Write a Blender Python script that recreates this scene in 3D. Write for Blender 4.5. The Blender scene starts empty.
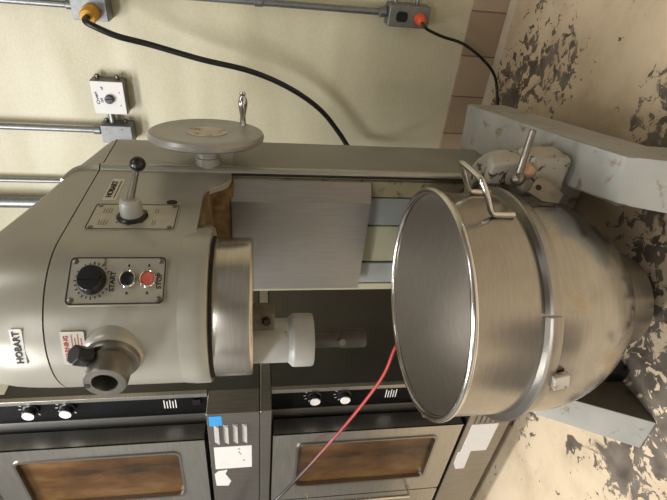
import bpy, bmesh, math, random
from math import sin, cos, pi, radians, hypot, atan2
from mathutils import Vector, Matrix
random.seed(7)
scn = bpy.context.scene
COL = scn.collection
V = Vector

# ------------------------------------------------------------------ materials
def new_mat(name):
    m = bpy.data.materials.new(name); m.use_nodes = True
    nt = m.node_tree; b = nt.nodes['Principled BSDF']
    return m, nt, b
def N(nt, t, **kw):
    n = nt.nodes.new(t)
    for k, v in kw.items():
        if k in n.inputs: n.inputs[k].default_value = v
        else: setattr(n, k, v)
    return n
def lin(c):
    f = lambda u: u/12.92 if u <= .04045 else ((u+.055)/1.055)**2.4
    return tuple(f(x/255) for x in c) + (1,)
def ramp(nt, stops, fac):
    r = nt.nodes.new('ShaderNodeValToRGB')
    el = r.color_ramp.elements
    while len(el) < len(stops): el.new(.5)
    for e, (p, c) in zip(el, stops): e.position = p; e.color = c
    nt.links.new(fac, r.inputs['Fac'])
    return r.outputs['Color']
def coords(nt, scale=(1, 1, 1)):
    tc = nt.nodes.new('ShaderNodeTexCoord'); mp = nt.nodes.new('ShaderNodeMapping')
    mp.inputs['Scale'].default_value = scale
    nt.links.new(tc.outputs['Object'], mp.inputs['Vector'])
    return mp.outputs['Vector']
def noise(nt, vec, scale, detail=4, rough=.55, dist=0):
    n = N(nt, 'ShaderNodeTexNoise', Scale=scale, Detail=detail, Roughness=rough, Distortion=dist)
    nt.links.new(vec, n.inputs['Vector'])
    return n.outputs['Fac']
def bump(nt, b, fac, strength, dist=.002):
    bp = N(nt, 'ShaderNodeBump', Strength=strength, Distance=dist)
    nt.links.new(fac, bp.inputs['Height']); nt.links.new(bp.outputs['Normal'], b.inputs['Normal'])
def mixc(nt, fac, a, c):
    m = nt.nodes.new('ShaderNodeMix'); m.data_type = 'RGBA'
    for s, v in ((0, fac), (6, a), (7, c)):
        if hasattr(v, 'is_linked') or hasattr(v, 'links'): nt.links.new(v, m.inputs[s])
        else: m.inputs[s].default_value = v
    return m.outputs[2]
def mathn(nt, op, a, b_=0.0, clamp=False):
    m = nt.nodes.new('ShaderNodeMath'); m.operation = op; m.use_clamp = clamp
    for i, v in enumerate((a, b_)):
        if hasattr(v, 'links'): nt.links.new(v, m.inputs[i])
        else: m.inputs[i].default_value = v
    return m.outputs[0]

def plain(name, c, rough=.5, metal=0, var=.12, nscale=30, bumpk=0, spec=.5):
    m, nt, b = new_mat(name)
    vec = coords(nt)
    f = noise(nt, vec, nscale)
    c0 = lin(c); lo = tuple(x*(1-var) for x in c0[:3])+(1,); hi = tuple(min(1, x*(1+var)) for x in c0[:3])+(1,)
    nt.links.new(ramp(nt, [(.3, lo), (.7, hi)], f), b.inputs['Base Color'])
    b.inputs['Roughness'].default_value = rough; b.inputs['Metallic'].default_value = metal
    b.inputs['Specular IOR Level'].default_value = spec
    if bumpk: bump(nt, b, f, bumpk)
    return m
def brushed(name, c, rough=.3, stretch=(2, 2, 60), var=.12, smear=None, bumpk=.05):
    m, nt, b = new_mat(name)
    f = noise(nt, coords(nt, stretch), 6, 6, .6)
    c0 = lin(c); lo = tuple(x*(1-var) for x in c0[:3])+(1,); hi = tuple(min(1, x*(1+var)) for x in c0[:3])+(1,)
    col = ramp(nt, [(.3, lo), (.7, hi)], f)
    if smear:
        g = noise(nt, coords(nt), smear[1], 5, .6, .4)
        k = ramp(nt, [(smear[2], (0, 0, 0, 1)), (smear[3], (1, 1, 1, 1))], g)
        col = mixc(nt, k, col, lin(smear[0]))
        rr = mathn(nt, 'MULTIPLY_ADD', k, .3); rr.node.inputs[2].default_value = rough
        nt.links.new(rr, b.inputs['Roughness'])
    else:
        b.inputs['Roughness'].default_value = rough
    nt.links.new(col, b.inputs['Base Color'])
    b.inputs['Metallic'].default_value = 1
    bump(nt, b, f, bumpk, .001)
    return m
def chipped(name, paint, under, nscale, lo, hi, rough=.45, dist=.6, metal=0):
    m, nt, b = new_mat(name)
    vec = coords(nt)
    f = noise(nt, vec, nscale, 8, .65, dist)
    g = noise(nt, vec, nscale*.4, 3)
    p = lin(paint); pl = tuple(x*.82 for x in p[:3])+(1,)
    base = ramp(nt, [(.35, pl), (.65, p)], g)
    k = ramp(nt, [(lo, (0, 0, 0, 1)), (hi, (1, 1, 1, 1))], f)
    nt.links.new(mixc(nt, k, base, lin(under)), b.inputs['Base Color'])
    b.inputs['Roughness'].default_value = rough; b.inputs['Metallic'].default_value = metal
    bump(nt, b, k, -.25, .002)
    return m

M = {}
M['paint'] = plain('grey_enamel', (163, 160, 149), .3, .25, .07, 9)
M['paint_top'] = plain('grey_enamel_cover', (164, 161, 150), .32, .25, .06, 6)
M['bead'] = plain('grey_enamel_bead', (172, 170, 158), .25, .4, .06, 9)
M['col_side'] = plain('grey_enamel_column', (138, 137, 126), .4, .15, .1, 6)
M['slide_blue'] = chipped('blue_grey_paint', (152, 155, 151), (84, 78, 66), 12, .66, .7, .5)
M['slide_cream'] = chipped('cream_paint', (172, 168, 140), (92, 74, 48), 14, .66, .7, .5)
M['rust'] = plain('rusty_casting', (122, 102, 66), .75, 0, .5, 40, .5)
M['ochre'] = chipped('grease_stained_paint', (164, 154, 122), (84, 64, 38), 26, .56, .64, .6)
M['cast'] = chipped('worn_cream_casting', (176, 170, 156), (66, 50, 38), 30, .56, .6, .5)
M['leg'] = chipped('worn_blue_grey_base', (168, 167, 160), (128, 110, 84), 16, .58, .66, .5)
M['leg_shade'] = chipped('shaded_inner_face', (84, 80, 68), (58, 46, 34), 16, .6, .68, .5)  # dark colour paints the bowl's shade on the left leg's inner face
M['silverpaint'] = chipped('silver_paint', (178, 178, 172), (140, 112, 74), 22, .66, .74, .45, metal=.2)
M['steel'] = brushed('brushed_steel', (168, 162, 152), .3, (2, 2, 60))
M['band'] = brushed('bright_band', (196, 190, 180), .26, (2, 2, 40))
M['bowl'] = brushed('bowl_steel', (164, 161, 155), .22, (3, 3, 50), .1, ((176, 165, 146), 6, .54, .66), .03)
M['bowl_top'] = brushed('bowl_wall_steel', (164, 161, 155), .22, (4, 4, 60), .1)
M['bowl_in'] = brushed('bowl_inside_steel', (198, 193, 185), .42, (4, 4, 50), .08)
M['rim'] = brushed('rolled_rim', (214, 211, 205), .16, (2, 2, 20), .06)
M['bowl_band'] = brushed('bowl_band_steel', (160, 156, 149), .34, (2, 2, 40), .1)
M['louver'] = plain('pale_louver', (176, 172, 166), .45, .5, .08, 30)
M['guard'] = brushed('guard_steel', (162, 160, 157), .42, (30, 30, 2), .08)
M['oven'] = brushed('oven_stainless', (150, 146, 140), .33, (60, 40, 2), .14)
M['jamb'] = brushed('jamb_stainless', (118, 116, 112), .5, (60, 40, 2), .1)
M['oven_pale'] = brushed('oven_door_stainless', (178, 175, 168), .32, (2, 2, 50), .12)  # paler stainless for the doors and edge trims
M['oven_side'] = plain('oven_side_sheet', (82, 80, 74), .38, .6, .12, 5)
M['oven_dark'] = plain('dark_recess', (16, 15, 14), .35, 0, .2, 20)
M['oven_blk'] = plain('black_control_strip', (12, 12, 13), .5, 0, .2, 20, 0, .15)
M['galv'] = plain('galvanised_steel', (140, 142, 142), .4, .75, .14, 60)
M['galv_dark'] = plain('grey_cast_box', (126, 127, 126), .45, .6, .12, 50)
M['chrome'] = plain('chrome', (205, 203, 198), .14, 1, .05, 20)
M['dullsteel'] = plain('dull_steel', (128, 124, 116), .35, .9, .2, 30)
M['darksteel'] = plain('dark_steel', (84, 80, 74), .4, .8, .25, 30)
M['bracket'] = plain('grimy_bracket', (96, 88, 72), .6, .3, .4, 40)
M['copper'] = plain('bare_copper_metal', (196, 160, 136), .4, .5, .2, 40)
M['black'] = plain('black_plastic', (20, 20, 22), .3, 0, .15, 20)
M['cable'] = plain('black_rubber', (22, 22, 23), .4, 0, .2, 40)
M['groove'] = plain('dark_gap_and_shade', (30, 27, 22), .8, 0, .3, 20)
M['white'] = plain('white_plate', (226, 224, 220), .45, 0, .03, 10)
M['lug'] = chipped('worn_lug', (196, 188, 174), (120, 104, 84), 40, .55, .62, .5)
M['sticker'] = plain('white_paper', (212, 210, 206), .6, 0, .04, 14)
M['plate'] = plain('etched_plate', (176, 171, 158), .38, .45, .07, 60)
M['plate_cream'] = plain('cream_nameplate', (206, 202, 184), .45, .1, .04, 30)
M['wheel'] = plain('cast_wheel_paint', (160, 158, 152), .34, .45, .1, 14)
M['label_worn'] = chipped('worn_round_label', (208, 196, 178), (150, 108, 84), 30, .55, .62, .6)
M['red'] = plain('red_button', (196, 92, 78), .4, 0, .1, 20)
M['redtext'] = plain('red_print', (170, 66, 56), .6, 0, .1, 20)
M['darktext'] = plain('dark_print', (34, 32, 30), .6, 0, .1, 20)
M['greytext'] = plain('faint_print', (96, 92, 84), .6, 0, .1, 20)
M['violet'] = plain('violet_marker', (70, 50, 120), .6, 0, .1, 20)
M['blue'] = plain('blue_tape', (52, 150, 214), .5, 0, .08, 20)
M['yellow'] = plain('yellow_plug', (214, 158, 38), .5, 0, .12, 30)
M['orange'] = plain('orange_plug', (232, 92, 50), .45, 0, .1, 30)

def cord_mat():
    m, nt, b = new_mat('red_to_black_cord')
    tc = nt.nodes.new('ShaderNodeTexCoord'); sp = nt.nodes.new('ShaderNodeSeparateXYZ')
    nt.links.new(tc.outputs['Object'], sp.inputs[0])
    c = ramp(nt, [(.2, lin((24, 14, 14))), (.42, lin((110, 26, 26))), (.8, lin((168, 44, 42)))],
             mathn(nt, 'MULTIPLY_ADD', sp.outputs['X'], 2.2))
    c.node.inputs['Fac'].links[0].from_node.inputs[2].default_value = 3.72
    nt.links.new(c, b.inputs['Base Color']); b.inputs['Roughness'].default_value = .35
    return m
M['redcord'] = cord_mat()
def glass_mat():
    m, nt, b = new_mat('browned_oven_glass')
    vec = coords(nt, (1.0, 1.0, .5))
    f = noise(nt, vec, 7, 5, .55, .3)
    c = ramp(nt, [(.3, lin((42, 29, 14))), (.48, lin((80, 54, 26))), (.68, lin((112, 86, 56)))], f)
    nt.links.new(c, b.inputs['Base Color']); b.inputs['Roughness'].default_value = .2; b.inputs['Specular IOR Level'].default_value = .3
    return m
M['glass'] = glass_mat()
def wall_mat():
    m, nt, b = new_mat('painted_wall')
    vec = coords(nt)
    f = noise(nt, vec, 130, 3); g = noise(nt, vec, 1.6, 3)
    c = ramp(nt, [(.3, lin((207, 199, 169))), (.7, lin((215, 208, 180)))], g)
    h = ramp(nt, [(.4, (.93, .93, .93, 1)), (.65, (1, 1, 1, 1))], f)
    mm = nt.nodes.new('ShaderNodeMix'); mm.data_type = 'RGBA'; mm.blend_type = 'MULTIPLY'; mm.inputs[0].default_value = 1
    nt.links.new(c, mm.inputs[6]); nt.links.new(h, mm.inputs[7])
    nt.links.new(mm.outputs[2], b.inputs['Base Color'])
    b.inputs['Roughness'].default_value = .38
    # sagging board: broad waves plus the roller stipple
    w = noise(nt, coords(nt, (1.0, 1, 3.2)), 1.5, 1)
    b1 = N(nt, 'ShaderNodeBump', Strength=.35, Distance=.05); nt.links.new(w, b1.inputs['Height'])
    b2 = N(nt, 'ShaderNodeBump', Strength=.2, Distance=.003); nt.links.new(f, b2.inputs['Height'])
    nt.links.new(b1.outputs['Normal'], b2.inputs['Normal']); nt.links.new(b2.outputs['Normal'], b.inputs['Normal'])
    return m
M['wall'] = wall_mat()
M['grout'] = plain('pale_cove', (200, 184, 160), .6, 0, .1, 12)
M['ceil'] = plain('ceiling_white', (224, 224, 222), .8, 0, .03, 4)
M['wall_o'] = plain('plain_wall', (140, 140, 138), .7, 0, .04, 4)
def floor_mat():
    m, nt, b = new_mat('worn_painted_floor')
    vec = coords(nt)
    big = noise(nt, vec, 3.4, 9, .62, .5)
    chips = noise(nt, vec, 26, 8, .62, .8)
    stain = noise(nt, vec, 4.5, 5, .6)
    geo = vec
    # wear is heavier in places; last two, unseen, added to darken bowl reflections
    bias = None
    for (x, y, r, k) in [(-.40, 1.70, .20, .13), (-.62, 1.84, .16, .12), (-.36, 1.5, .12, .10), (-.60, .86, .20, .13), (-.33, 1.02, .12, .16),
                         (-1.33, .76, .04, .22), (-1.22, .62, .10, .09), (-1.12, .52, .14, .10), (-1.50, 1.02, .12, .14), (-.85, .72, .18, .13), (-1.0, .66, .12, .12), (-1.0, .6, .3, .03), (-1.25, -.15, .34, .35), (-.55, -.2, .3, .3)]:
        d = nt.nodes.new('ShaderNodeVectorMath'); d.operation = 'DISTANCE'
        nt.links.new(geo, d.inputs[0]); d.inputs[1].default_value = (x, y, 0)
        mr = N(nt, 'ShaderNodeMapRange'); mr.inputs[1].default_value = 0; mr.inputs[2].default_value = r*1.6
        mr.inputs[3].default_value = k; mr.inputs[4].default_value = 0
        nt.links.new(d.outputs['Value'], mr.inputs[0])
        bias = mr.outputs[0] if bias is None else mathn(nt, 'ADD', bias, mr.outputs[0])
    v1 = mathn(nt, 'ADD', big, mathn(nt, 'MULTIPLY', bias, .8))
    k1 = ramp(nt, [(.655, (0, 0, 0, 1)), (.675, (1, 1, 1, 1))], v1)
    v2 = mathn(nt, 'ADD', chips, mathn(nt, 'MULTIPLY', bias, 1.25))
    k2 = ramp(nt, [(.655, (0, 0, 0, 1)), (.668, (1, 1, 1, 1))], v2)
    k = mathn(nt, 'MAXIMUM', k1, k2)
    base = ramp(nt, [(.3, lin((186, 166, 138))), (.52, lin((210, 190, 161))), (.8, lin((215, 198, 171)))], stain)
    under = ramp(nt, [(.35, lin((82, 72, 62))), (.65, lin((122, 112, 100)))], noise(nt, vec, 14, 4))
    # browner floor tone around the mixer
    d = nt.nodes.new('ShaderNodeVectorMath'); d.operation = 'DISTANCE'
    nt.links.new(geo, d.inputs[0]); d.inputs[1].default_value = (-.62, 1.3, 0)
    mr = N(nt, 'ShaderNodeMapRange'); mr.inputs[1].default_value = .2; mr.inputs[2].default_value = .5
    mr.inputs[3].default_value = .7; mr.inputs[4].default_value = 0
    nt.links.new(mathn(nt, 'ADD', d.outputs['Value'], mathn(nt, 'MULTIPLY', stain, .15)), mr.inputs[0])
    base = mixc(nt, mr.outputs[0], base, lin((134, 116, 90)))
    nt.links.new(mixc(nt, k, base, under), b.inputs['Base Color'])
    b.inputs['Roughness'].default_value = .5
    bump(nt, b, k, -.3, .002)
    return m
M['floor'] = floor_mat()
def tile_mat():
    m, nt, b = new_mat('quarry_tiles')
    tc = nt.nodes.new('ShaderNodeTexCoord'); sp = nt.nodes.new('ShaderNodeSeparateXYZ')
    nt.links.new(tc.outputs['Object'], sp.inputs[0])
    u = mathn(nt, 'MULTIPLY_ADD', sp.outputs['X'], 1/.168); u.node.inputs[2].default_value = 20.64
    fr = mathn(nt, 'FRACT', u)
    e = mathn(nt, 'MINIMUM', fr, mathn(nt, 'SUBTRACT', 1.0, fr))
    k = mathn(nt, 'LESS_THAN', e, .018)
    cell = mathn(nt, 'FLOOR', u)
    wn = nt.nodes.new('ShaderNodeTexWhiteNoise'); wn.noise_dimensions = '1D'; nt.links.new(cell, wn.inputs['W'])
    c = ramp(nt, [(0, lin((160, 139, 116))), (1, lin((180, 159, 134)))], wn.outputs['Value'])
    nt.links.new(mixc(nt, k, c, lin((120, 98, 80))), b.inputs['Base Color'])
    b.inputs['Roughness'].default_value = .4
    bump(nt, b, k, -.4, .003)
    return m
M['tile'] = tile_mat()

# ------------------------------------------------------------------ mesh helpers
def BM(): return bmesh.new()
def link(name, bm, mat, parent=None, smooth=True, bev=0, angle=35):
    bmesh.ops.remove_doubles(bm, verts=bm.verts, dist=1e-6)
    bmesh.ops.recalc_face_normals(bm, faces=bm.faces)
    off = V((0, 0, 0)); p = parent
    while p is not None: off += p.location; p = p.parent
    if parent is not None: bmesh.ops.translate(bm, verts=bm.verts, vec=-off)
    me = bpy.data.meshes.new(name); bm.to_mesh(me); bm.free()
    o = bpy.data.objects.new(name, me); COL.objects.link(o)
    me.materials.append(mat if not isinstance(mat, str) else M[mat])
    if smooth:
        for f in me.polygons: f.use_smooth = True
        for e in me.edges: pass
        md = o.modifiers.new('b', 'BEVEL') if bev else None
        if md: md.width = bev; md.segments = 2; md.limit_method = 'ANGLE'; md.angle_limit = radians(angle); md.harden_normals = True
        me.set_sharp_from_angle(angle=radians(angle))
    if parent is not None: o.parent = parent
    return o
def empty(name, loc, label, cat, group=None):
    o = bpy.data.objects.new(name, None); COL.objects.link(o); o.location = loc
    o.empty_display_size = .05
    return tag(o, label, cat, group)
def tag(o, label, cat, group=None):
    o['label'] = label; o['category'] = cat
    if group: o['group'] = group
    return o
def frame(c, th):            # local u along the surface to the right, v up, w out of the surface
    t = V((cos(th), sin(th), 0)); n = V((sin(th), -cos(th), 0))
    m = Matrix((( t.x, 0, n.x, c[0]), (t.y, 0, n.y, c[1]), (t.z, 1, n.z, c[2]), (0, 0, 0, 1)))
    return m
I4 = Matrix.Identity(4)
def hexa(bm, lo, hi, mx=I4):
    pts = [V((x, y, z)) for z in (lo[2], hi[2]) for y in (lo[1], hi[1]) for x in (lo[0], hi[0])]
    return hex8(bm, [mx @ p for p in pts])
def hex8(bm, pts):           # order: z0(y0(x0,x1),y1(x0,x1)), z1(...)
    v = [bm.verts.new(p) for p in pts]
    for q in ((0, 2, 3, 1), (4, 5, 7, 6), (0, 1, 5, 4), (2, 6, 7, 3), (0, 4, 6, 2), (1, 3, 7, 5)):
        bm.faces.new([v[i] for i in q])
    return v
def loft(bm, rings, cap0=True, cap1=True, closed=True):
    R_ = [[bm.verts.new(p) for p in r] for r in rings]
    n = len(R_[0])
    for a, b in zip(R_, R_[1:]):
        for i in range(n if closed else n-1):
            j = (i+1) % n
            bm.faces.new((a[i], a[j], b[j], b[i]))
    if cap0: bm.faces.new(R_[0][::-1])
    if cap1: bm.faces.new(R_[-1])
    return R_
def axis_mat(p, d):
    d = V(d).normalized(); q = d.to_track_quat('Z', 'Y').to_matrix().to_4x4()
    return Matrix.Translation(V(p)) @ q
def lathe(bm, prof, mx=I4, n=32, cap0=True, cap1=True):   # prof: list of (r, h)
    rings = []
    for r, h in prof:
        rings.append([mx @ V((max(r, 1e-5)*cos(2*pi*i/n), max(r, 1e-5)*sin(2*pi*i/n), h)) for i in range(n)])
    loft(bm, rings, cap0, cap1)
def cyl(bm, p, q, r, r2=None, n=24):
    p, q = V(p), V(q); L = (q-p).length
    lathe(bm, [(r, 0), (r if r2 is None else r2, L)], axis_mat(p, q-p), n)
def smooth_path(pts, k=6):
    P = [V(p) for p in pts]; out = []
    for i in range(len(P)-1):
        p0 = P[max(i-1, 0)]; p1 = P[i]; p2 = P[i+1]; p3 = P[min(i+2, len(P)-1)]
        for s in range(k):
            t = s/k
            out.append(.5*((2*p1)+(p2-p0)*t+(2*p0-5*p1+4*p2-p3)*t*t+(3*p1-p0-3*p2+p3)*t**3))
    out.append(P[-1]); return out
def tube(bm, pts, r, n=12, k=6, smooth=True):
    P = smooth_path(pts, k) if smooth else [V(p) for p in pts]
    d0 = (P[1]-P[0]).normalized()
    u = d0.orthogonal().normalized(); rings = []
    for i, p in enumerate(P):
        d = ((P[min(i+1, len(P)-1)]-P[max(i-1, 0)])).normalized()
        u = (u-d*u.dot(d)).normalized(); w = d.cross(u)
        rr = r(i/(len(P)-1)) if callable(r) else r
        rings.append([p+(u*cos(2*pi*j/n)+w*sin(2*pi*j/n))*rr for j in range(n)])
    loft(bm, rings)
def ball(bm, c, r, n=20, sc=(1, 1, 1)):
    g = bmesh.ops.create_uvsphere(bm, u_segments=n, v_segments=n//2+2, radius=r)
    bmesh.ops.transform(bm, matrix=Matrix.Translation(V(c)) @ Matrix.Diagonal((*sc, 1)), verts=g['verts'])
def rrect(w, h, r, n=4):
    pts = []
    for cx, cy, a0 in ((w/2-r, h/2-r, 0), (-w/2+r, h/2-r, 90), (-w/2+r, -h/2+r, 180), (w/2-r, -h/2+r, 270)):
        for i in range(n+1):
            a = radians(a0+90*i/n); pts.append((cx+r*cos(a), cy+r*sin(a)))
    return pts
def slab(bm, outline, w0, w1, mx):
    loft(bm, [[mx @ V((u, v, w)) for u, v in outline] for w in (w0, w1)])
def ringslab(bm, outer, inner, w0, w1, mx):
    A = [[bm.verts.new(mx @ V((u, v, w))) for u, v in o] for o, w in ((outer, w0), (outer, w1), (inner, w1), (inner, w0))]
    n = len(outer)
    for a, b in zip(A, A[1:]+A[:1]):
        for i in range(n):
            j = (i+1) % n; bm.faces.new((a[i], a[j], b[j], b[i]))
def text(s, size, mx, mat, parent, name='lettering', ext=.0006, sx=1, rot=0):
    cu = bpy.data.curves.new('t', 'FONT'); cu.body = s; cu.size = size; cu.extrude = ext
    cu.align_x = 'CENTER'; cu.align_y = 'CENTER'; cu.resolution_u = 3; cu.offset = size*.022
    ob = bpy.data.objects.new('t', cu); COL.objects.link(ob)
    me = bpy.data.meshes.new_from_object(ob.evaluated_get(bpy.context.evaluated_depsgraph_get()))
    bpy.data.objects.remove(ob); bpy.data.curves.remove(cu)
    bm = BM(); bm.from_mesh(me); bpy.data.meshes.remove(me)
    bmesh.ops.transform(bm, matrix=mx @ Matrix.Rotation(rot, 4, 'Z') @ Matrix.Diagonal((sx, 1, 1, 1)), verts=bm.verts)
    return link(name, bm, mat, parent, smooth=False)
def structure(name, lo, hi, mat):
    bm = BM(); hexa(bm, lo, hi); o = link(name, bm, mat, None, smooth=False); o['kind'] = 'structure'; return o

# ------------------------------------------------------------------ room
structure('floor', (-3.4, -2.6, -.1), (2.4, 2.1, 0), 'floor')
structure('wall_back', (-3.4, 1.99, 0), (2.4, 2.1, 2.9), 'wall')
structure('wall_left', (-3.5, -2.6, 0), (-3.4, 2.1, 2.9), 'wall_o')
structure('wall_right', (2.4, -2.6, 0), (2.5, 2.1, 2.9), 'wall_o')
structure('wall_front', (-3.4, -2.7, 0), (2.4, -2.6, 2.9), 'wall_o')
structure('ceiling', (-3.4, -2.6, 2.9), (2.4, 2.1, 3.0), 'ceil')
bm = BM(); hexa(bm, (-1.29, 1.975, .022), (2.4, 1.99, .165))
o = link('baseboard_back', bm, 'tile', None, smooth=False); o['kind'] = 'structure'

bm = BM(); hex8(bm, [V((-1.29, 1.96, 0)), V((2.4, 1.96, 0)), V((-1.29, 1.99, 0)), V((2.4, 1.99, 0)), V((-1.29, 1.974, .0215)), V((2.4, 1.974, .0215)), V((-1.29, 1.99, .0215)), V((2.4, 1.99, .0215))])
o = link('trim_1', bm, 'grout', None, smooth=False); o['kind'] = 'structure'
# ------------------------------------------------------------------ mixer
AX, AY = -.772, .853
mix = empty('floor_mixer', (-.765, 1.2, 0), 'big grey floor-standing dough mixer with control plate, gear lever and hand wheel', 'mixer')
def plan(w, back, rb=.03, cy=AY, ry=None, xl=None):
    """plan outline of the head: straight sides, half-round front, square back"""
    ry = ry or w; pts = []
    for i in range(7):
        a = radians(90-90*i/6); pts.append((AX+w-rb+rb*cos(a), back-rb+rb*sin(a)))
    for i in range(1, 8):
        pts.append((AX+w, (back-rb)+(cy-(back-rb))*i/8))
    for i in range(0, 41):
        a = radians(-180*i/40); pts.append((AX+w*cos(a), cy+ry*sin(a)))
    for i in range(1, 8):
        pts.append((AX-w, cy+(back-rb-cy)*i/8))
    for i in range(7):
        a = radians(180-90*i/6); pts.append((AX-w+rb+rb*cos(a), back-rb+rb*sin(a)))
    return pts
def ring(z, **k): return [V((x, y, z)) for x, y in plan(**k)]
HB = 1.385
# base: two arched beam legs, back plinth
bm = BM()
def beam(T, B):   # T/B: back-out, back-in, front-out, front-in
    ids = [B[2], B[3], B[0], B[1], T[2], T[3], T[0], T[1]]
    hex8(bm, ids)
hexa(bm, (-1.02, 1.19, 0), (-.53, 1.5, .29))
base = link('base_plinth', bm, 'leg', mix, bev=.012)
bm = BM()
# right leg: gently sloping beam and steep front foot
a = [V((-.490, 1.507, .305)), V((-.636, 1.48, .305)), V((-.356, .814, .25)), V((-.452, .785, .25))]
lo = [V((-.485, 1.5, .175)), V((-.64, 1.47, .175)), V((-.352, .80, .10)), V((-.455, .77, .10))]
beam(a, lo)
f = [V((-.352, .80, .10)), V((-.455, .77, .10)), V((-.335, .71, 0)), V((-.45, .685, 0))]
hex8(bm, [V((-.335, .715, 0)), V((-.45, .685, 0)), V((-.38, .93, 0)), V((-.485, .9, 0)),
          V((-.356, .814, .25)), V((-.452, .785, .25)), V((-.375, .93, .245)), V((-.478, .9, .245))])
link('base_leg', bm, 'leg', mix, bev=.008)
bm = BM()
hex8(bm, [V((-1.081, .594, 0)), V((-.979, .601, 0)), V((-1.10, .80, 0)), V((-.985, .78, 0)),
          V((-1.08, .716, .246)), V((-.98, .70, .225)), V((-1.09, .80, .25)), V((-.985, .78, .24))])
hex8(bm, [V((-1.09, .78, .12)), V((-.985, .78, .12)), V((-1.03, 1.48, .175)), V((-.90, 1.48, .175)),
          V((-1.09, .78, .25)), V((-.985, .78, .25)), V((-1.03, 1.48, .3)), V((-.90, 1.48, .3))])
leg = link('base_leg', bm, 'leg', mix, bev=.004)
leg.data.materials.append(M['leg_shade'])
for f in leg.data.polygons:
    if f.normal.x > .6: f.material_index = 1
bm = BM(); hexa(bm, (-.985, .735, .0), (-.94, .80, .06)); link('rubber_bumper', bm, 'black', mix, bev=.006)
# column
bm = BM()
hexa(bm, (-1.015, 1.185, .25), (-.597, HB, 1.14))
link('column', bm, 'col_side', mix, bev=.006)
bm = BM()
tube(bm, [(-.598, 1.18, .29), (-.598, 1.18, 1.394)], .014, 16, smooth=False)
link('corner_bead', bm, 'bead', mix)
bm = BM(); hexa(bm, (-.5985, 1.158, .29), (-.5952, 1.1665, 1.391)); link('bead_shadow', bm, 'groove', mix)  # dark strip painting the shade alongside the bead
for nm, x0, x1, y0, y1, mt in (('slide_strip', -.66, -.61, 1.165, 1.19, 'ochre'), ('slide_rail', -.757, -.665, 1.168, 1.19, 'slide_blue'),
                           ('slide_strip', -.897, -.765, 1.174, 1.19, 'slide_cream'), ('slide_rail', -.98, -.90, 1.168, 1.19, 'slide_blue'),
                           ('slide_strip', -1.012, -.985, 1.17, 1.19, 'slide_cream')):
    bm = BM(); hexa(bm, (x0, y0, .29), (x1, y1, 1.075)); link(nm, bm, mt, mix, bev=.003)
# stainless guard plate with a bent right edge
bm = BM()
def gp(x, y, z): return V((x, y, z))
prof = [(-.612, 1.150), (-.655, 1.138), (-.968, 1.138), (-.972, 1.142), (-.972, 1.15), (-.968, 1.142), (-.655, 1.142), (-.612, 1.155)]
prof = [(-.612, 1.163), (-.660, 1.128), (-.968, 1.128), (-.968, 1.132), (-.661, 1.132), (-.612, 1.167)]
loft(bm, [[V((x, y, z)) for x, y in prof] for z in (.685, 1.068)])
gd = link('guard_plate', bm, 'guard', mix, angle=10)
# head
bm = BM()
loft(bm, [ring(1.13, w=.177, back=HB), ring(1.3945, w=.177, back=HB)])
head = link('gear_head', bm, 'paint', mix, angle=50)
bm = BM()   # curved shoulder under the head running into the column
P = []
for i in range(9):
    a = radians(90*i/8); P.append((1.06+.11*(1-cos(a)), 1.131-.06*sin(a)*sin(a)))
P = [(1.045, 1.131), (1.075, 1.122), (1.09, 1.108), (1.102, 1.088), (1.12, 1.074), (1.145, 1.067), (HB-.002, 1.066), (HB-.002, 1.131)]
loft(bm, [[V((x, y, z)) for y, z in P] for x in (-.612, -.5951)])
link('head_shoulder', bm, 'paint', mix, angle=40)
bm = BM(); hexa(bm, (-.93, .90, 1.118), (-.602, 1.17, 1.1305)); hexa(bm, (-.97, 1.135, 1.062), (-.612, 1.185, 1.13)); link('head_underside', bm, 'rust', mix)
bm = BM()
lathe(bm, [(.155, 1.0985), (.177, 1.0985), (.1795, 1.102), (.180, 1.130), (.1775, 1.155)], Matrix.Translation((AX, AY, 0)), 64)
link('head_flange', bm, 'paint', mix)
bm = BM()
lathe(bm, [(.1625, 1.0925), (.1635, 1.0982)], Matrix.Translation((AX-.006, AY-.004, 0)), 64); link('flange_gap', bm, 'groove', mix)
bm = BM()
lathe(bm, [(.156, 1.009), (.159, 1.012), (.160, 1.017), (.160, 1.090), (.158, 1.094)], Matrix.Translation((AX-.006, AY-.004, 0)), 64)
pl = link('planetary_ring', bm, 'band', mix)
# agitator housing + shaft
SX, SY = AX-.083, AY-.046
bm = BM()
lathe(bm, [(.053, 1.013), (.053, .927), (.056, .924), (.063, .917), (.064, .912), (.064, .874), (.062, .868), (.02, .867)][::-1], Matrix.Translation((SX, SY, 0)), 40)
sh = link('agitator_housing', bm, 'silverpaint', mix)
bm = BM(); lathe(bm, [(.020, .735), (.023, .738), (.023, .80), (.021, .801), (.021, .87)], Matrix.Translation((SX, SY, 0)), 24)
shaft = link('agitator_shaft', bm, 'darksteel', mix)
bm = BM(); cyl(bm, (SX+.012, SY-.018, .80), (SX+.022, SY-.034, .80), .008); link('drive_pin', bm, 'dullsteel', shaft)
bm = BM(); hexa(bm, (AX-.006, AY-.09, .962), (AX+.045, AY-.05, 1.014))
bk = link('scraper_bracket', bm, 'bracket', mix, bev=.003)
bm = BM(); cyl(bm, (AX+.026, AY-.09, .982), (AX+.03, AY-.10, .978), .009, n=6); link('bracket_bolt', bm, 'groove', bk)
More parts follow.
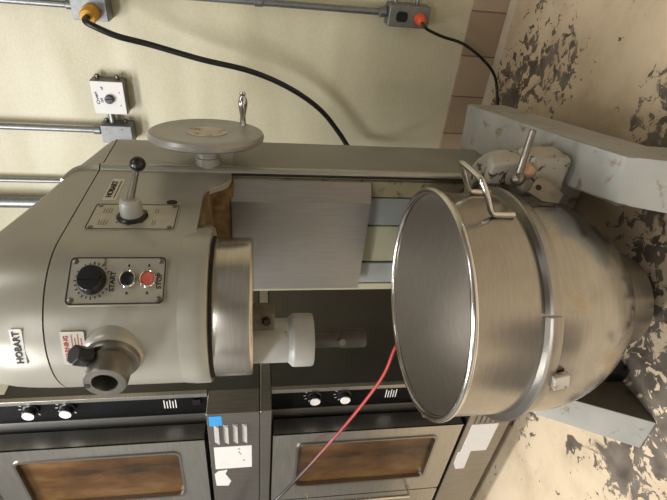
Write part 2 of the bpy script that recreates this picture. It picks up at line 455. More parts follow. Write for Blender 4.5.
# cover
bm = BM()
secs = [(1.3975, .177, 1.385, .03), (1.407, .1768, 1.372, .03), (1.418, .1766, 1.345, .035), (1.434, .176, 1.285, .04), (1.455, .175, 1.21, .045), (1.475, .1735, 1.125, .05), (1.497, .171, 1.045, .06),
        (1.52, .166, .985, .07), (1.545, .156, .945, .08), (1.568, .140, .918, .09), (1.584, .118, .90, .08), (1.594, .09, .885, .06), (1.598, .05, .875, .03)]
loft(bm, [ring(z, w=w, back=b, rb=min(r, w*.9), cy=AY-.02*0, ry=w+.0) for z, w, b, r in secs])
cover = link('motor_cover', bm, 'paint_top', mix, angle=60)
bm = BM(); loft(bm, [ring(1.393, w=.1735, back=HB-.004), ring(1.400, w=.1735, back=HB-.004)]); link('cover_gap', bm, 'groove', mix)
# cover bead on the right side
bm = BM()
tube(bm, [(-.598, 1.18, 1.398), (-.598, 1.178, 1.43), (-.599, 1.165, 1.455), (-.603, 1.12, 1.472)], lambda t: .014*(1-.6*t), 10)
link('cover_bead', bm, 'paint', cover)

def nameplate(c, th, w, h, parent, tilt=0, size=None, sub=True):
    mx = frame(c, th) @ Matrix.Rotation(tilt, 4, 'Z')
    bm = BM(); slab(bm, rrect(w, h, .003), -.004, .0015, mx)
    np_ = link('nameplate', bm, 'plate_cream' if sub else 'white', parent)
    np_['label'] = 'cream plate lettered HOBART'
    text('HOBART', size, mx @ Matrix.Translation((0, .004 if sub else 0, .002)), 'darktext', np_, sx=1.05)
    if sub:
        bm = BM()
        for dv in (-.0085, ): hexa(bm, (-w*.4, dv-.0012, .0015), (w*.4, dv+.0012, .002), mx)
        link('small_print', bm, 'darktext', np_)
    return np_
nameplate((-.5955, 1.066, 1.338), radians(90), .105, .030, head, 0, .019)
t = radians(16)
nameplate((AX+.1752*sin(t), AY-.1752*cos(t), 1.443), t, .078, .021, cover, 0, .0165, False)

# speed plate on the right side
mx = frame((-.5945, .943, 1.268), radians(90))
bm = BM(); slab(bm, rrect(.108, .186, .008), -.003, .0015, mx)
sp = link('speed_plate', bm, 'plate', head)
bm = BM(); ringslab(bm, rrect(.103, .181, .007), rrect(.099, .177, .006), .0012, .0022, mx); link('plate_border', bm, 'darktext', sp)
for u in (-.043, .043):
    for v in (-.08, .08):
        bm = BM(); lathe(bm, [(.0055, .001), (.005, .003), (.002, .004)], mx @ Matrix.Translation((u, v, 0)), 12); link('screw', bm, 'dullsteel', sp)
for us in ((-.03, -.019), (.019, .03)):
    for vs in ((.068, .0625, .057, .0515), (-.042, -.0475)):
        bm = BM()
        for i, v in enumerate(vs):
            hexa(bm, (us[0]-.004, v-.0007, .0013), (us[1]+.004-.003*(i % 2), v+.0007, .0019), mx)
        hexa(bm, (us[0]-.0042, min(vs), .0013), (us[0]-.0036, max(vs), .0018), mx)
        link('engraving', bm, 'greytext', sp)
for a in range(0, 360, 45):
    if a not in (90, 270):
        bm = BM(); hexa(bm, (-.001+.036*cos(radians(a)), -.0028+.006+.036*sin(radians(a)), .0013), (.001+.036*cos(radians(a)), .0028+.006+.036*sin(radians(a)), .0021), mx); link('gear_mark', bm, 'darktext', sp)
lv = Matrix(mx) @ Matrix.Translation((0, .004, 0))
bm = BM(); lathe(bm, [(.033, .0), (.033, .004), (.028, .008), (.02, .008)], lv, 32); gl = link('lever_gasket', bm, 'black', sp)
bm = BM(); lathe(bm, [(.024, .006), (.0235, .03), (.021, .042), (.016, .046)], lv, 32); bs = link('lever_boss', bm, 'silverpaint', sp)
bm = BM(); tube(bm, [lv @ V((0, 0, .04)), lv @ V((.03, -.018, .105))], lambda t: .008-.002*t, 12, smooth=False); gr = link('gear_lever', bm, 'dullsteel', sp)
bm = BM(); ball(bm, lv @ V((.033, -.02, .113)), .0165); link('lever_knob', bm, 'black', gr)
bm = BM(); lathe(bm, [(.012, 0), (.012, .0012)], frame((-.5945, 1.008, 1.197), radians(90)) @ Matrix.Diagonal((.8, 1, 1, 1)), 20); link('filler_plug', bm, 'groove', head)

# control plate on the front corner
th = radians(57)
mx = frame((AX+.1755*sin(th), AY-.1755*cos(th), 1.267), th) @ Matrix.Diagonal((1.0, .89, 1, 1))
bm = BM(); slab(bm, rrect(.098, .202, .010), -.012, .0045, mx)
cp = link('control_plate', bm, 'plate', head)
mx = mx @ Matrix.Translation((0, 0, .0045))
bm = BM(); ringslab(bm, rrect(.095, .199, .009), rrect(.0905, .1945, .008), -.0003, .0011, mx); link('plate_border', bm, 'darktext', cp)
for u in (-.039, .039):
    for v in (-.089, .089):
        bm = BM(); lathe(bm, [(.006, 0), (.0055, .002), (.002, .003)], mx @ Matrix.Translation((u, v, 0)), 14); link('screw', bm, 'dullsteel', cp)
km = mx @ Matrix.Translation((0, .05, 0))
bm = BM(); lathe(bm, [(.0285, .0), (.0285, .009), (.0265, .012), (.0262, .018), (.024, .021), (.0, .0215)], km, 40)
hexa(bm, (-.004, -.022, .02), (.004, .022, .025), km)
link('timer_knob', bm, 'black', cp)
bm = BM()
for i in range(22):
    a = radians(-60+i*15)
    if i < 21:
        mm = km @ Matrix.Rotation(a, 4, 'Z')
        hexa(bm, (.0325, -.0011, -.0003), (.0365 if i % 2 else .038, .0011, .0007), mm)
link('dial_marks', bm, 'darktext', cp)
text('HOLD', .006, km @ Matrix.Translation((.037, -.022, 0)), 'darktext', cp)
for nm, v, mt, s in (('start_button', -.022, 'black', 'START'), ('stop_button', -.064, 'red', 'STOP')):
    bmx = mx @ Matrix.Translation((.002, v, 0))
    bm = BM(); lathe(bm, [(.0185, 0), (.0185, .005), (.0165, .0075), (.0145, .0065), (.0143, .002)], bmx, 32, True, False); rg = link('button_ring', bm, 'chrome', cp)
    bm = BM(); lathe(bm, [(.0142, .001), (.0142, .004), (.012, .0052), (.006, .0042), (0, .004)], bmx, 32); link(nm, bm, mt, rg)
    if s == 'STOP': rg['label'] = 'ring with the red stop button'
    text(s, .0145, mx @ Matrix.Translation((-.002, v+.031 if s == 'START' else v-.024, .0002)), 'darktext', cp, sx=.95)
for v in (-.022, -.064):
    for u in (-.026, .03):
        bm = BM(); hexa(bm, (u-.0025, v-.002, 0), (u+.0025, v+.002, .0007), mx); link('small_print', bm, 'darktext', cp)
# warning label on the front
th = radians(15)
mx = frame((AX+.1785*sin(th), AY-.1785*cos(th), 1.345), th)
bm = BM(); slab(bm, rrect(.072, .042, .002), -.006, .0008, mx); wl = link('warning_label', bm, 'plate', head)
text('WARNING', .0115, mx @ Matrix.Translation((0, .012, .001)), 'redtext', wl)
for k in range(4):
    bm = BM(); hexa(bm, (-.03, .001-k*.0055, .0008), (.03-.008*(k % 2), .0022-k*.0055, .0014), mx); link('small_print', bm, 'redtext', wl)
# attachment hub
HZ = 1.277
HX = AX+.025
hx = Matrix.Translation((HX, 0, HZ)) @ Matrix.Rotation(radians(90), 4, 'X')    # local +z -> world -Y
bm = BM(); lathe(bm, [(.070, -.765), (.062, -.700), (.058, -.681), (.055, -.674), (.052, -.671)], hx, 48); hb = link('hub_boss', bm, 'paint', head)
bm = BM(); lathe(bm, [(.051, -.69), (.051, -.664), (.0485, -.660), (.041, -.658), (.0395, -.617), (.037, -.611), (.0235, -.611), (.0225, -.614), (.0225, -.65), (0, -.651)], hx, 48)
hub = link('attachment_hub', bm, 'dullsteel', head)
bm = BM(); lathe(bm, [(.0224, -.6505), (.0224, -.642), (0, -.641)], hx, 32); link('hub_bore', bm, 'groove', hub)
bm = BM(); lathe(bm, [(.006, -.612), (.006, -.6105)], hx @ Matrix.Translation((-.006, .031, 0)), 16); link('hub_pin_hole', bm, 'groove', hub)
bm = BM(); cyl(bm, (HX+.018, .650, HZ+.020), (HX+.04, .645, HZ+.04), .01, n=16)
cyl(bm, (HX+.030, .648, HZ+.030), (HX+.054, .634, HZ+.050), .020, n=6)
link('thumb_screw', bm, M['black'], hub, bev=.004)
# hand wheel on the right
wx = Matrix.Translation((-.57, 1.207, 1.129)) @ Matrix.Rotation(radians(9), 4, 'Z') @ Matrix.Translation((.56, 0, 0)) @ Matrix.Rotation(radians(90), 4, 'Y')  # local z -> +X
bm = BM(); lathe(bm, [(.028, -.605), (.028, -.585), (.033, -.583), (.033, -.560), (.029, -.558), (.029, -.551), (.032, -.549), (.032, -.525), (.02, -.51)], wx, 32)
link('wheel_hub', bm, 'silverpaint', mix)
bm = BM(); lathe(bm, [(.03, -.515), (.06, -.512), (.115, -.508), (.138, -.514), (.146, -.508), (.148, -.499), (.144, -.491), (.136, -.488), (.12, -.491), (.06, -.493), (.0, -.493)], wx, 72)
wh = link('hand_wheel', bm, 'wheel', mix)
bm = BM(); lathe(bm, [(.052, -.494), (.052, -.4915), (0, -.4913)], wx, 40); link('round_label', bm, 'label_worn', wh)
bm = BM()
lathe(bm, [(.0095, -.492), (.008, -.48), (.0075, -.465), (.011, -.447), (.0135, -.432), (.0115, -.419), (.007, -.411), (.009, -.406), (.007, -.401), (0, -.3995)], wx @ Matrix.Translation((.09, .085, 0)), 20)
link('crank_handle', bm, 'chrome', wh)
# yoke arm with clamp on the right of the bowl
bm = BM()
Y = [(-.64, 1.18, .36), (-.54, 1.13, .355), (-.487, 1.06, .35), (-.47, 1.0, .345), (-.465, .95, .335)]
P = smooth_path(Y, 4)
rings = []
for i, p in enumerate(P):
    d = (P[min(i+1, len(P)-1)]-P[max(i-1, 0)]).normalized(); s = d.cross(V((0, 0, 1))).normalized()
    hz = .045
    rings.append([p+s*a+V((0, 0, b)) for a, b in ((-.028, -hz), (.024, -hz), (.024, hz), (-.028, hz))])
loft(bm, rings)
yoke = link('bowl_arm', bm, 'cast', mix, bev=.01)
bm = BM(); hex8(bm, [V((-.525, .93, .275)), V((-.415, .93, .275)), V((-.53, 1.01, .275)), V((-.42, 1.02, .275)),
                     V((-.515, .93, .375)), V((-.42, .93, .375)), V((-.525, 1.01, .375)), V((-.425, 1.02, .375))])
link('clamp_block', bm, 'cast', mix, bev=.014)
bm = BM(); hex8(bm, [V((-.505, .955, .37)), V((-.435, .955, .37)), V((-.51, 1.03, .38)), V((-.44, 1.035, .38)),
                     V((-.51, .97, .452)), V((-.455, .97, .452)), V((-.512, 1.02, .44)), V((-.455, 1.02, .44))])
link('clamp_bracket', bm, 'cast', mix, bev=.008)
bm = BM(); ball(bm, (-.452, .93, .386), .02, 16, (1, .8, 1.2)); link('clamp_pivot', bm, 'copper', mix)
bm = BM(); cyl(bm, (-.462, .915, .412), (-.352, .93, .405), .0085, .0075); lvr = link('clamp_lever', bm, 'dullsteel', mix)
bm = BM(); ball(bm, (-.462, .913, .412), .0165); link('lever_knob', bm, 'dullsteel', lvr)
bm = BM()
mxe = frame((-.474, .882, .362), radians(55))
slab(bm, [(-.006, .04), (.028, .012), (.03, -.01), (-.012, -.048), (-.034, -.03), (-.03, .01)], 0, .006, mxe)
ear = link('clamp_ear', bm, 'dullsteel', mix, bev=.002)
bm = BM(); lathe(bm, [(.007, .0062), (.007, .007)], mxe @ Matrix.Translation((.004, .012, 0)), 16); link('ear_hole', bm, 'groove', ear)

# ------------------------------------------------------------------ bowl
BX, BY = -.760, .829
bowl = empty('mixing_bowl', (BX, BY, 0), 'large stainless steel mixing bowl with round bottom, open and empty', 'mixing bowl')
bt = Matrix.Translation((BX, BY, 0))
RB = .267; ZC = .37; ZB = .103
outer = [(.0, ZB)]
for i in range(1, 19):
    a = radians(90*i/18); outer.append((RB*sin(a), ZC-(ZC-ZB)*cos(a)))
outer += [(RB, .45), (RB, .59)]
inner = [(RB-.004, .59), (RB-.004, .45)]
for i in range(18, -1, -1):
    a = radians(90*i/18); inner.append(((RB-.004)*sin(a), ZC-(ZC-ZB-.005)*cos(a)))
bm = BM(); lathe(bm, outer+inner, bt, 96, False, False); bd = link('bowl_body', bm, 'bowl_top', bowl, angle=40)
bd.data.materials.append(M['bowl']); bd.data.materials.append(M['bowl_in'])
for f in bd.data.polygons:
    if f.center.z < .44 and (f.center.to_2d().length > 0): f.material_index = 1 if V((f.center.x, f.center.y)).length > 0 and f.normal.dot(V((f.center.x, f.center.y, f.center.z-.35))) > 0 else 0
    if f.normal.dot(V((f.center.x, f.center.y, min(0, f.center.z-ZC)))) < 0: f.material_index = 2
bm = BM()
lathe(bm, [(RB-.004+.0085+.0075*cos(radians(a)), .594+.0085*sin(radians(a))) for a in range(0, 361, 24)], bt, 96, False, False)
link('rolled_rim', bm, 'rim', bowl)
# two half bands with a gap, facing out
phi = lambda d: atan2(-.737, .676)+radians(d)
gap = -6.5
def arc_band(d0, d1, prof, n=60):
    bm = BM(); rings = []
    for i in range(n+1):
        a = phi(d0+(d1-d0)*i/n)
        rings.append([V((BX+r*cos(a), BY+r*sin(a), z)) for r, z in prof])
    loft(bm, rings); return bm
bp = [(RB-.002, .409), (RB+.007, .411), (RB+.008, .414), (RB+.009, .436), (RB+.017, .438), (RB+.018, .441), (RB+.015, .445), (RB-.002, .447)]
for d0, d1 in ((gap+.6, gap+179.4), (gap+180.6, gap+359.4)):
    link('bowl_band', arc_band(d0, d1, bp), 'bowl_band', bowl, angle=25)
bm = BM(); lathe(bm, [(.10, .066), (.118, .068), (.135, .112), (.15, .153), (.14, .151), (.105, .082)], bt, 64, False, False); link('foot_ring', bm, 'bowl_band', bowl)
a = phi(-36)
mx = frame((BX+(RB+.008)*cos(a), BY+(RB+.008)*sin(a), .400), a+pi/2) @ Matrix.Rotation(.25, 4, 'Z')
bm = BM(); hexa(bm, (-.019, -.020, -.006), (.017, .014, .009), mx); bl = link('band_lug', bm, 'lug', bowl, bev=.003)
bl['label'] = 'pale worn square lug'
# bent rod handle
def cylp(d, r, z): a = phi(d); return V((BX+r*cos(a), BY+r*sin(a), z))
def handle(dm):
    bm = BM()
    r0 = RB+.006
    pts = [cylp(dm-13, r0, .465), cylp(dm-13, r0, .50), cylp(dm-12.8, r0+.006, .517), cylp(dm-11.5, r0+.040, .535), cylp(dm-10, r0+.062, .548), cylp(dm-7, r0+.070, .553),
           cylp(dm+7, r0+.070, .553), cylp(dm+10, r0+.062, .548), cylp(dm+11.5, r0+.040, .535), cylp(dm+12.8, r0+.006, .517), cylp(dm+13, r0, .50), cylp(dm+13, r0, .465)]
    tube(bm, pts, .0068, 12, 5)
    return link('bowl_handle', bm, 'chrome', bowl)
handle(54); handle(234)

# ------------------------------------------------------------------ ovens
OX, OY, OF = -1.306, 1.02, .93
def grp(nm, lo, hi, mat, par, bev=.003):
    bm = BM(); hexa(bm, lo, hi); return link(nm, bm, mat, par, bev=bev)
def oven(z0, upper):
    L = 'upper deck convection oven with blue tape on its vented panel' if upper else 'lower deck convection oven beneath, with white stickers on its bottom panel'
    r = empty('convection_oven', (-1.8, 1.4, z0), L, 'oven', 'stacked convection ovens')
    zt = z0+.855
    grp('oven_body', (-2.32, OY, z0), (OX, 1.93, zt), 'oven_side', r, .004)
    # vented motor panel box below the door
    mp = grp('motor_panel', (-2.32, OF, z0), (OX, OY+.002, z0+.165), 'oven', r, .004)
    # bright trim on the front right edge
    grp('edge_trim', (OX-.016, OY-.012, z0+.168), (OX+.002, OY+.004, zt), 'oven_pale', r, .002)
    st = grp('control_strip', (OX-.108, OY-.004, z0+.168), (OX-.017, OY+.002, zt-.002), 'oven_blk', r, .001)
    bm = BM(); hex8(bm, [V((OX-.158, OY-.018, z0+.168)), V((OX-.110, OY-.006, z0+.168)), V((OX-.158, OY+.002, z0+.168)), V((OX-.110, OY+.002, z0+.168)),
                         V((OX-.158, OY-.018, zt-.002)), V((OX-.110, OY-.006, zt-.002)), V((OX-.158, OY+.002, zt-.002)), V((OX-.110, OY+.002, zt-.002))])
    link('door_jamb', bm, 'jamb', r, bev=.001)
    grp('door_gap', (OX-.20, OY-.003, z0+.168), (OX-.160, OY+.002, zt-.002), 'oven_dark', r, 0)
    for zk in ((.606, .709) if not upper else (.596, .702)):
        z = z0+zk
        mk = frame((OX-.044, OY-.004, z), 0)
        bm = BM(); lathe(bm, [(.024, 0), (.024, .005), (.019, .007), (.018, .026)], mk, 24); kb = link('control_knob', bm, 'black', st)
        bm = BM(); lathe(bm, [(.0175, .026), (.017, .029), (0, .0292)], mk, 24); kc = link('knob_cap', bm, 'white', kb)
        bm = BM()
        for i in range(9):
            mm = mk @ Matrix.Rotation(radians(-30+i*30), 4, 'Z'); hexa(bm, (.029, -.001, 0), (.037, .001, .001), mm)
        link('dial_marks', bm, 'sticker', st)
    mk = frame((OX-.044, OY-.004, 0), 0)
    bm = BM()
    for k in range(5):
        z = z0+(.27 if upper else .42)+k*.009
        hexa(bm, (-.03, z-.0015, 0), (.012-.006*(k % 2), z+.0015, .001), mk)
    link('white_print', bm, 'sticker', st)
    bm = BM(); hexa(bm, (-.012, z0+.19, 0), (.014, z0+.215, .008), mk); link('rocker_switch', bm, 'black', st, bev=.002)
    # doors
    zd0, zd1 = z0+.178, zt-.006
    for k, (x0, x1) in enumerate(((-1.868, -1.44), (-2.31, -1.874))):
        cxx = (x0+x1)/2; mx = frame((cxx, OF, (zd0+zd1)/2), 0)
        W, H = x1-x0, zd1-zd0
        ow, oh = .268, .50
        wc = (x1-.062-ow/2-cxx) if k == 0 else (x0+.062+ow/2-cxx)
        bm = BM()
        sq = [(-W/2, -H/2), (W/2, -H/2), (W/2, H/2), (-W/2, H/2)]
        rr = rrect(ow, oh, .022, 5)
        rr = [(u+wc, v+.0) for u, v in rr]
        n = len(rr)
        # front face as a frame round the window opening
        def outerpt(u, v):
            du, dv = (u-wc)/(ow/2), v/(oh/2); s = max(abs(du), abs(dv))
            du, dv = du/s, dv/s
            return (wc+(W/2-wc)*du if du > 0 else wc+(W/2+wc)*du, dv*H/2)
        oo = [outerpt(u, v) for u, v in rr]
        ringslab(bm, oo, rr, -.062, 0, mx)
        # corners of the outer outline
        dr = link('oven_door', bm, 'oven_pale', r, smooth=False)
        bm = BM()
        for (ua, va), (ub, vb) in (((-W/2, -H/2), (W/2, H/2)),):
            hexa(bm, (ua+.02, va+.01, -.06), (ub-.03, vb-.01, -.04), mx)
        link('door_back', bm, 'oven_dark', dr, smooth=False)
        bm = BM(); slab(bm, [(u, v) for u, v in rr], -.03, -.012, mx); link('window_glass', bm, 'glass', dr)
        bm = BM(); ringslab(bm, [((u-wc)*1.045+wc, v*1.022) for u, v in rr], [((u-wc)*.985+wc, v*.992) for u, v in rr], -.01, .004, mx)
        link('window_trim', bm, 'oven', dr)
        if not upper or True:
            bm = BM(); hexa(bm, (W/2-.008, -H/2, -.005), (W/2, H/2, .001), mx) if k == 0 else hexa(bm, (-W/2, -H/2, -.005), (-W/2+.008, H/2, .001), mx)
            link('door_edge', bm, 'oven_pale', dr)
        if k == 0:   # bright mark on the glass / handle bar on outer side
            bm = BM(); tube(bm, [mx @ V((-W/2+.03, -.2, 0)), mx @ V((-W/2+.03, -.2, .04)), mx @ V((-W/2+.03, .2, .04)), mx @ V((-W/2+.03, .2, 0))], .008, 12, smooth=False)
            link('door_handle', bm, 'chrome', dr)
    if upper:
        for i in range(4):
            mx = frame((OX-.098, OF, z0+.136-i*.0295), 0)
            bm = BM()
            hex8(bm, [mx @ V(p) for p in ((-.052, -.008, 0), (.042, -.008, 0), (-.052, .009, 0), (.042, .009, 0),
                                          (-.052, -.008, .012), (.036, -.008, .012), (-.052, .007, .002), (.042, .007, .002))])
            link('vent_louver', bm, 'louver', mp, bev=.003)
        mx = frame((OX-.032, OF, z0+.137), 0)
        bm = BM(); slab(bm, [(-.028, -.02), (.022, -.018), (.022, .02), (-.028, .02)], 0, .0012, mx); tp = link('tape', bm, 'blue', mp, smooth=False); tp['label'] = 'bright blue tape'
        mx = frame((OX-.245, OF, z0+.088), 0)
        bm = BM(); slab(bm, [(-.066, -.062), (.066, -.062), (.066, .062), (-.066, .062)], 0, .0012, mx); s1 = link('sticker', bm, 'sticker', mp, smooth=False)
        for (u, v) in ((.05, -.02), (.03, -.02), (.02, -.025), (-.02, -.035)):
            bm = BM(); hexa(bm, (u-.003, v-.002, .001), (u+.003, v+.002, .0018), mx); link('small_print', bm, 'darktext', s1)
        mx = frame((OX-.375, OF, z0+.13), 0)
        bm = BM(); slab(bm, [(-.05, -.02), (-.02, -.03), (.03, -.012), (.055, -.02), (.05, .01), (.03, .025), (-.045, .022)], 0, .0012, mx); link('torn_sticker', bm, 'sticker', mp, smooth=False)
        mx = frame((OX+.0005, 1.09, 1.79), radians(90))
        bm = BM(); slab(bm, [(-.05, -.022), (.05, -.022), (.05, .03), (-.05, .03)], 0, .0012, mx); link('rating_plate', bm, 'plate_cream', r, smooth=False)
    else:
        mx = frame((OX-.225, OF, z0+.092), 0)
        bm = BM(); slab(bm, [(-.085, -.05), (.085, -.05), (.085, .052), (-.085, .052)], 0, .0012, mx); link('sticker', bm, 'sticker', mp, smooth=False)
        mx = frame((OX-.36, OF, z0+.125), 0)
        bm = BM(); slab(bm, [(-.07, -.026), (.05, -.022), (.05, .028), (-.03, .026), (-.07, .01)], 0, .0012, mx); link('torn_sticker', bm, 'sticker', mp, smooth=False)
        for i in range(6):
            mx = frame((OX-.095, OF, z0+.135-i*.02), 0)
            bm = BM(); hexa(bm, (-.04, -.004, -.001), (.03, .004, .004), mx); link('vent_louver', bm, 'oven', mp, bev=.002)
        for x in (-2.2, -1.42):
            for y in (1.06, 1.85): grp('oven_foot', (x-.03, y-.03, 0), (x+.03, y+.03, z0), 'dullsteel', r)
    return r
lowo = oven(.098, False)
bm = BM(); hexa(bm, (-2.32, OF, .954), (OX+.002, 1.93, .991)); sd = link('stacking_frame', bm, 'oven', None, bev=.004)
tag(sd, 'narrow steel frame sheet between the two stacked ovens', 'oven frame')
upo = oven(.992, True)

# red cord in front of the ovens
bm = BM()
tube(bm, [(-2.05, .924, 1.10), (-1.98, .89, 1.08), (-1.85, .85, 1.03), (-1.705, .85, .936), (-1.607, .88, .851), (-1.465, .91, .754), (-1.322, .94, .664), (-1.196, .965, .60), (-1.095, 1.0, .565), (-1.06, 1.05, .50), (-1.08, 1.10, .3), (-1.10, 1.05, .05), (-1.16, 1.04, .006), (-1.25, 1.03, .006)], .0052, 10, 8)
tag(link('red_cord', bm, 'redcord'), 'thin red cord with dark end hanging across the oven fronts to behind the bowl', 'cord')

# ------------------------------------------------------------------ wall fittings
WY = 1.99
def pipe(name, pts, r, label, cat, couplings=(), clamp=()):
    bm = BM(); tube(bm, pts, r, 14, smooth=False); o = link(name, bm, 'galv')
    tag(o, label, cat, 'pipes running up the wall')
    d = (V(pts[-1])-V(pts[0])).normalized()
    for t, ln, k in couplings:
        p = V(pts[0]).lerp(V(pts[-1]), t)
        bm = BM(); lathe(bm, [(r*1.05, -ln/2), (r*k, -ln/2+.003), (r*k, ln/2-.003), (r*1.05, ln/2)], axis_mat(p, d), 16); link('coupling', bm, 'galv', o)
    return o
def wallbox(x0, x1, z0, z1, y0, name, label, face_mat, bosses=(), lid=True):
    e = empty(name, ((x0+x1)/2, WY, z0), label, 'electrical box', 'electrical boxes on the wall')
    bm = BM(); hexa(bm, (x0, y0, z0), (x1, WY, z1)); link('housing', bm, 'galv_dark', e, bev=.004)
    bm = BM(); hexa(bm, (x0+.002, y0-.004, z0+.002), (x1-.002, y0, z1-.002)); lidp = link('cover_plate', bm, face_mat, e, bev=.0015)
    return e, lidp
# top left box with yellow plug
e1, l1 = wallbox(-.40, -.322, 1.515, 1.635, 1.92, 'outlet_box', 'grey outlet box at upper left holding the yellow plug', 'galv')
pipe('conduit_pipe', [(-.36, 1.955, 2.86), (-.36, 1.955, 1.636)], .0115, 'galvanised conduit running up from the yellow-plug box', 'conduit', ((.992, .03, 1.35),))
cb = empty('power_cable', (-.389, 1.91, 1.575), 'thick black cable with yellow plug looping down behind the mixer', 'cable')
bm = BM(); lathe(bm, [(.036, 0), (.037, .008), (.035, .026), (.032, .03), (.033, .034), (.034, .058), (.029, .066), (.016, .068)], axis_mat((-.372, 1.916, 1.568), (-.12, -1, 0.02)) @ Matrix.Diagonal((.8, .8, .8, 1)), 28)
pg = link('yellow_plug', bm, 'yellow', cb)
bm = BM(); tube(bm, [(-.378, 1.87, 1.569), (-.382, 1.825, 1.566), (-.396, 1.815, 1.535), (-.425, 1.83, 1.47), (-.452, 1.86, 1.375), (-.497, 1.88, 1.205), (-.536, 1.9, 1.022), (-.597, 1.91, .868), (-.68, 1.92, .742), (-.775, 1.92, .655), (-.845, 1.9, .60), (-.89, 1.8, .54), (-.88, 1.6, .48), (-.86, 1.45, .46), (-.86, 1.383, .46)], .0105, 12, 6)
link('cable', bm, 'cable', cb)
# lower outlet box with orange plug
e2, l2 = wallbox(-.345, -.268, .352, .512, 1.92, 'outlet_box', 'grey outlet box near the tiles holding the orange plug', 'galv')
mk = frame((-.308, 1.916, .462), 0)
bm = BM(); slab(bm, rrect(.036, .044, .012), 0, .003, mk); so = link('socket', bm, 'black', e2)
bm = BM()
for u in (-.008, .008): hexa(bm, (u-.0015, -.002, .003), (u+.0015, .010, .0034), mk)
link('socket_slots', bm, 'groove', so)
for x in (-.325, -.288): pass
for z in (.485, .40):
    bm = BM(); cyl(bm, (-.269, 1.955, z), (-.21, 1.955, z), .0075); link('mounting_stub', bm, 'galv', e2)
pipe('conduit_pipe', [(-.303, 1.955, 2.86), (-.303, 1.955, .513)], .0125, 'long galvanised conduit running down to the orange-plug box', 'conduit', ((.795, .035, 1.3), (.993, .03, 1.45)))
c2 = empty('extension_cord', (-.325, 1.91, .39), 'thin black cord with orange plug dropping to the floor', 'cord')
bm = BM(); lathe(bm, [(.021, 0), (.021, .006), (.018, .01), (.0185, .028), (.014, .036), (.008, .04)], axis_mat((-.31, 1.916, .392), (-.12, -1, 0)), 24); link('orange_plug', bm, 'orange', c2)
bm = BM(); tube(bm, [(-.316, 1.88, .392), (-.325, 1.865, .385), (-.338, 1.87, .365), (-.36, 1.885, .30), (-.385, 1.9, .20), (-.44, 1.9, .10), (-.5, 1.9, .035), (-.58, 1.88, .008), (-.66, 1.82, .008), (-.75, 1.75, .008)], .0058, 10, 6); link('cord', bm, 'cable', c2)
# switch box with knob and small box under it
e3, l3 = wallbox(-.742, -.612, 1.506, 1.628, 1.935, 'switch_box', 'white-faced switch box with black rotary knob on the wall', 'white')
mk = frame((-.680, 1.931, 1.564), 0)
bm = BM(); lathe(bm, [(.017, 0), (.017, .01), (.0155, .014), (0, .0145)], mk, 28); hexa(bm, (-.003, -.014, .013), (.003, .014, .018), mk); link('rotary_knob', bm, 'black', e3)
for u in (-.024, .026):
    bm = BM(); lathe(bm, [(.003, 0), (.002, .002)], mk @ Matrix.Translation((u, -.038, 0)), 10); link('screw', bm, 'dullsteel', e3)
text('Oven', .017, mk @ Matrix.Translation((0.002, .045, .0002)), 'violet', e3, name='handwriting', sx=1.3, rot=.15)
text('GFI', .012, mk @ Matrix.Translation((-.006, .028, .0002)), 'violet', e3, name='handwriting', rot=.1)
text('off', .011, mk @ Matrix.Translation((.040, .022, .0002)), 'violet', e3, name='handwriting')
for z in (1.605, 1.532):
    bm = BM(); lathe(bm, [(.0085, 0), (.0085, .013), (.005, .016)], axis_mat((-.612, 1.965, z), (1, 0, 0)), 14); link('mounting_stub', bm, 'dullsteel', e3)
e4, l4 = wallbox(-.86, -.784, 1.498, 1.618, 1.925, 'junction_box', 'small grey junction box under the white-faced switch box', 'galv_dark')
for z in (1.535, 1.594):
    bm = BM(); lathe(bm, [(.0035, 0), (.002, .002)], frame((-.80, 1.921, z), 0), 10); link('screw', bm, 'dullsteel', e4)
bm = BM(); cyl(bm, (-.785, 1.955, 1.575), (-.741, 1.955, 1.575), .012); link('nipple', bm, 'galv', e4)
for z in (1.60, 1.527):
    bm = BM(); lathe(bm, [(.008, 0), (.008, .011), (.005, .013)], axis_mat((-.784, 1.965, z), (1, 0, 0)), 14); link('mounting_stub', bm, 'dullsteel', e4)
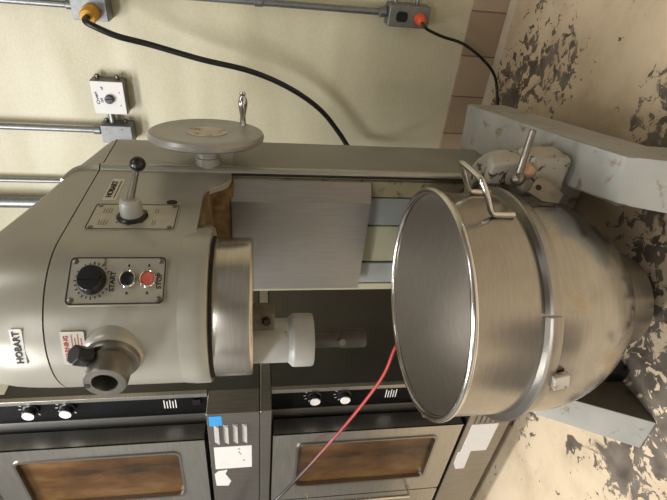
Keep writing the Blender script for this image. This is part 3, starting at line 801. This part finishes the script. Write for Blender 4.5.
pipe('conduit_pipe', [(-.815, 1.955, 2.86), (-.818, 1.955, 1.62)], .0125, 'galvanised conduit running up from the small junction box', 'conduit', ((.985, .03, 1.35),))
pipe('wall_pipe', [(-1.06, 1.965, 2.86), (-1.06, 1.965, .1)], .010, 'thin pipe on the wall just behind the mixer cover', 'pipe')
pipe('wall_pipe', [(-1.155, 1.94, 2.86), (-1.155, 1.94, .1)], .024, 'thick pipe on the wall half hidden behind the mixer cover', 'pipe')

# ------------------------------------------------------------------ light
def area(name, loc, size, power, rot=(0, 0, 0), col=(.98, .99, 1.0)):
    l = bpy.data.lights.new(name, 'AREA'); l.shape = 'RECTANGLE'; l.size, l.size_y = size; l.energy = power; l.color = col
    o = bpy.data.objects.new(name, l); COL.objects.link(o); o.location = loc; o.rotation_euler = rot; return o
area('ceiling_lamp', (-1.3, .3, 2.84), (1.4, .4), 54)
area('ceiling_lamp', (1.0, .5, 2.84), (1.4, .4), 10)
area('ceiling_lamp', (-2.0, -1.2, 2.84), (1.4, .4), 76)
area('ceiling_lamp', (.0, -1.9, 2.84), (1.4, .4), 26)
w = bpy.data.worlds.new('World'); scn.world = w; w.use_nodes = True
w.node_tree.nodes['Background'].inputs['Color'].default_value = (.9, .95, 1, 1)
w.node_tree.nodes['Background'].inputs['Strength'].default_value = .3

# ------------------------------------------------------------------ camera (phone held sideways)
p, a = radians(9.1), radians(36)
F = V((-sin(a)*cos(p), cos(a)*cos(p), -sin(p))); R = V((cos(a), sin(a), 0)); D = F.cross(R)
cam = bpy.data.cameras.new('camera'); cam.sensor_width = 36; cam.lens = 477*36/667; cam.clip_start = .02
co = bpy.data.objects.new('camera', cam); COL.objects.link(co)
m = Matrix((D, R, -F)).transposed().to_4x4(); m.translation = V((0, 0, 1.0)); co.matrix_world = m
scn.camera = co
scn.view_settings.view_transform = 'Standard'
scn.view_settings.look = 'None'
scn.view_settings.exposure = .12
scn.cycles.max_bounces = 16; scn.cycles.glossy_bounces = 10; scn.cycles.diffuse_bounces = 6
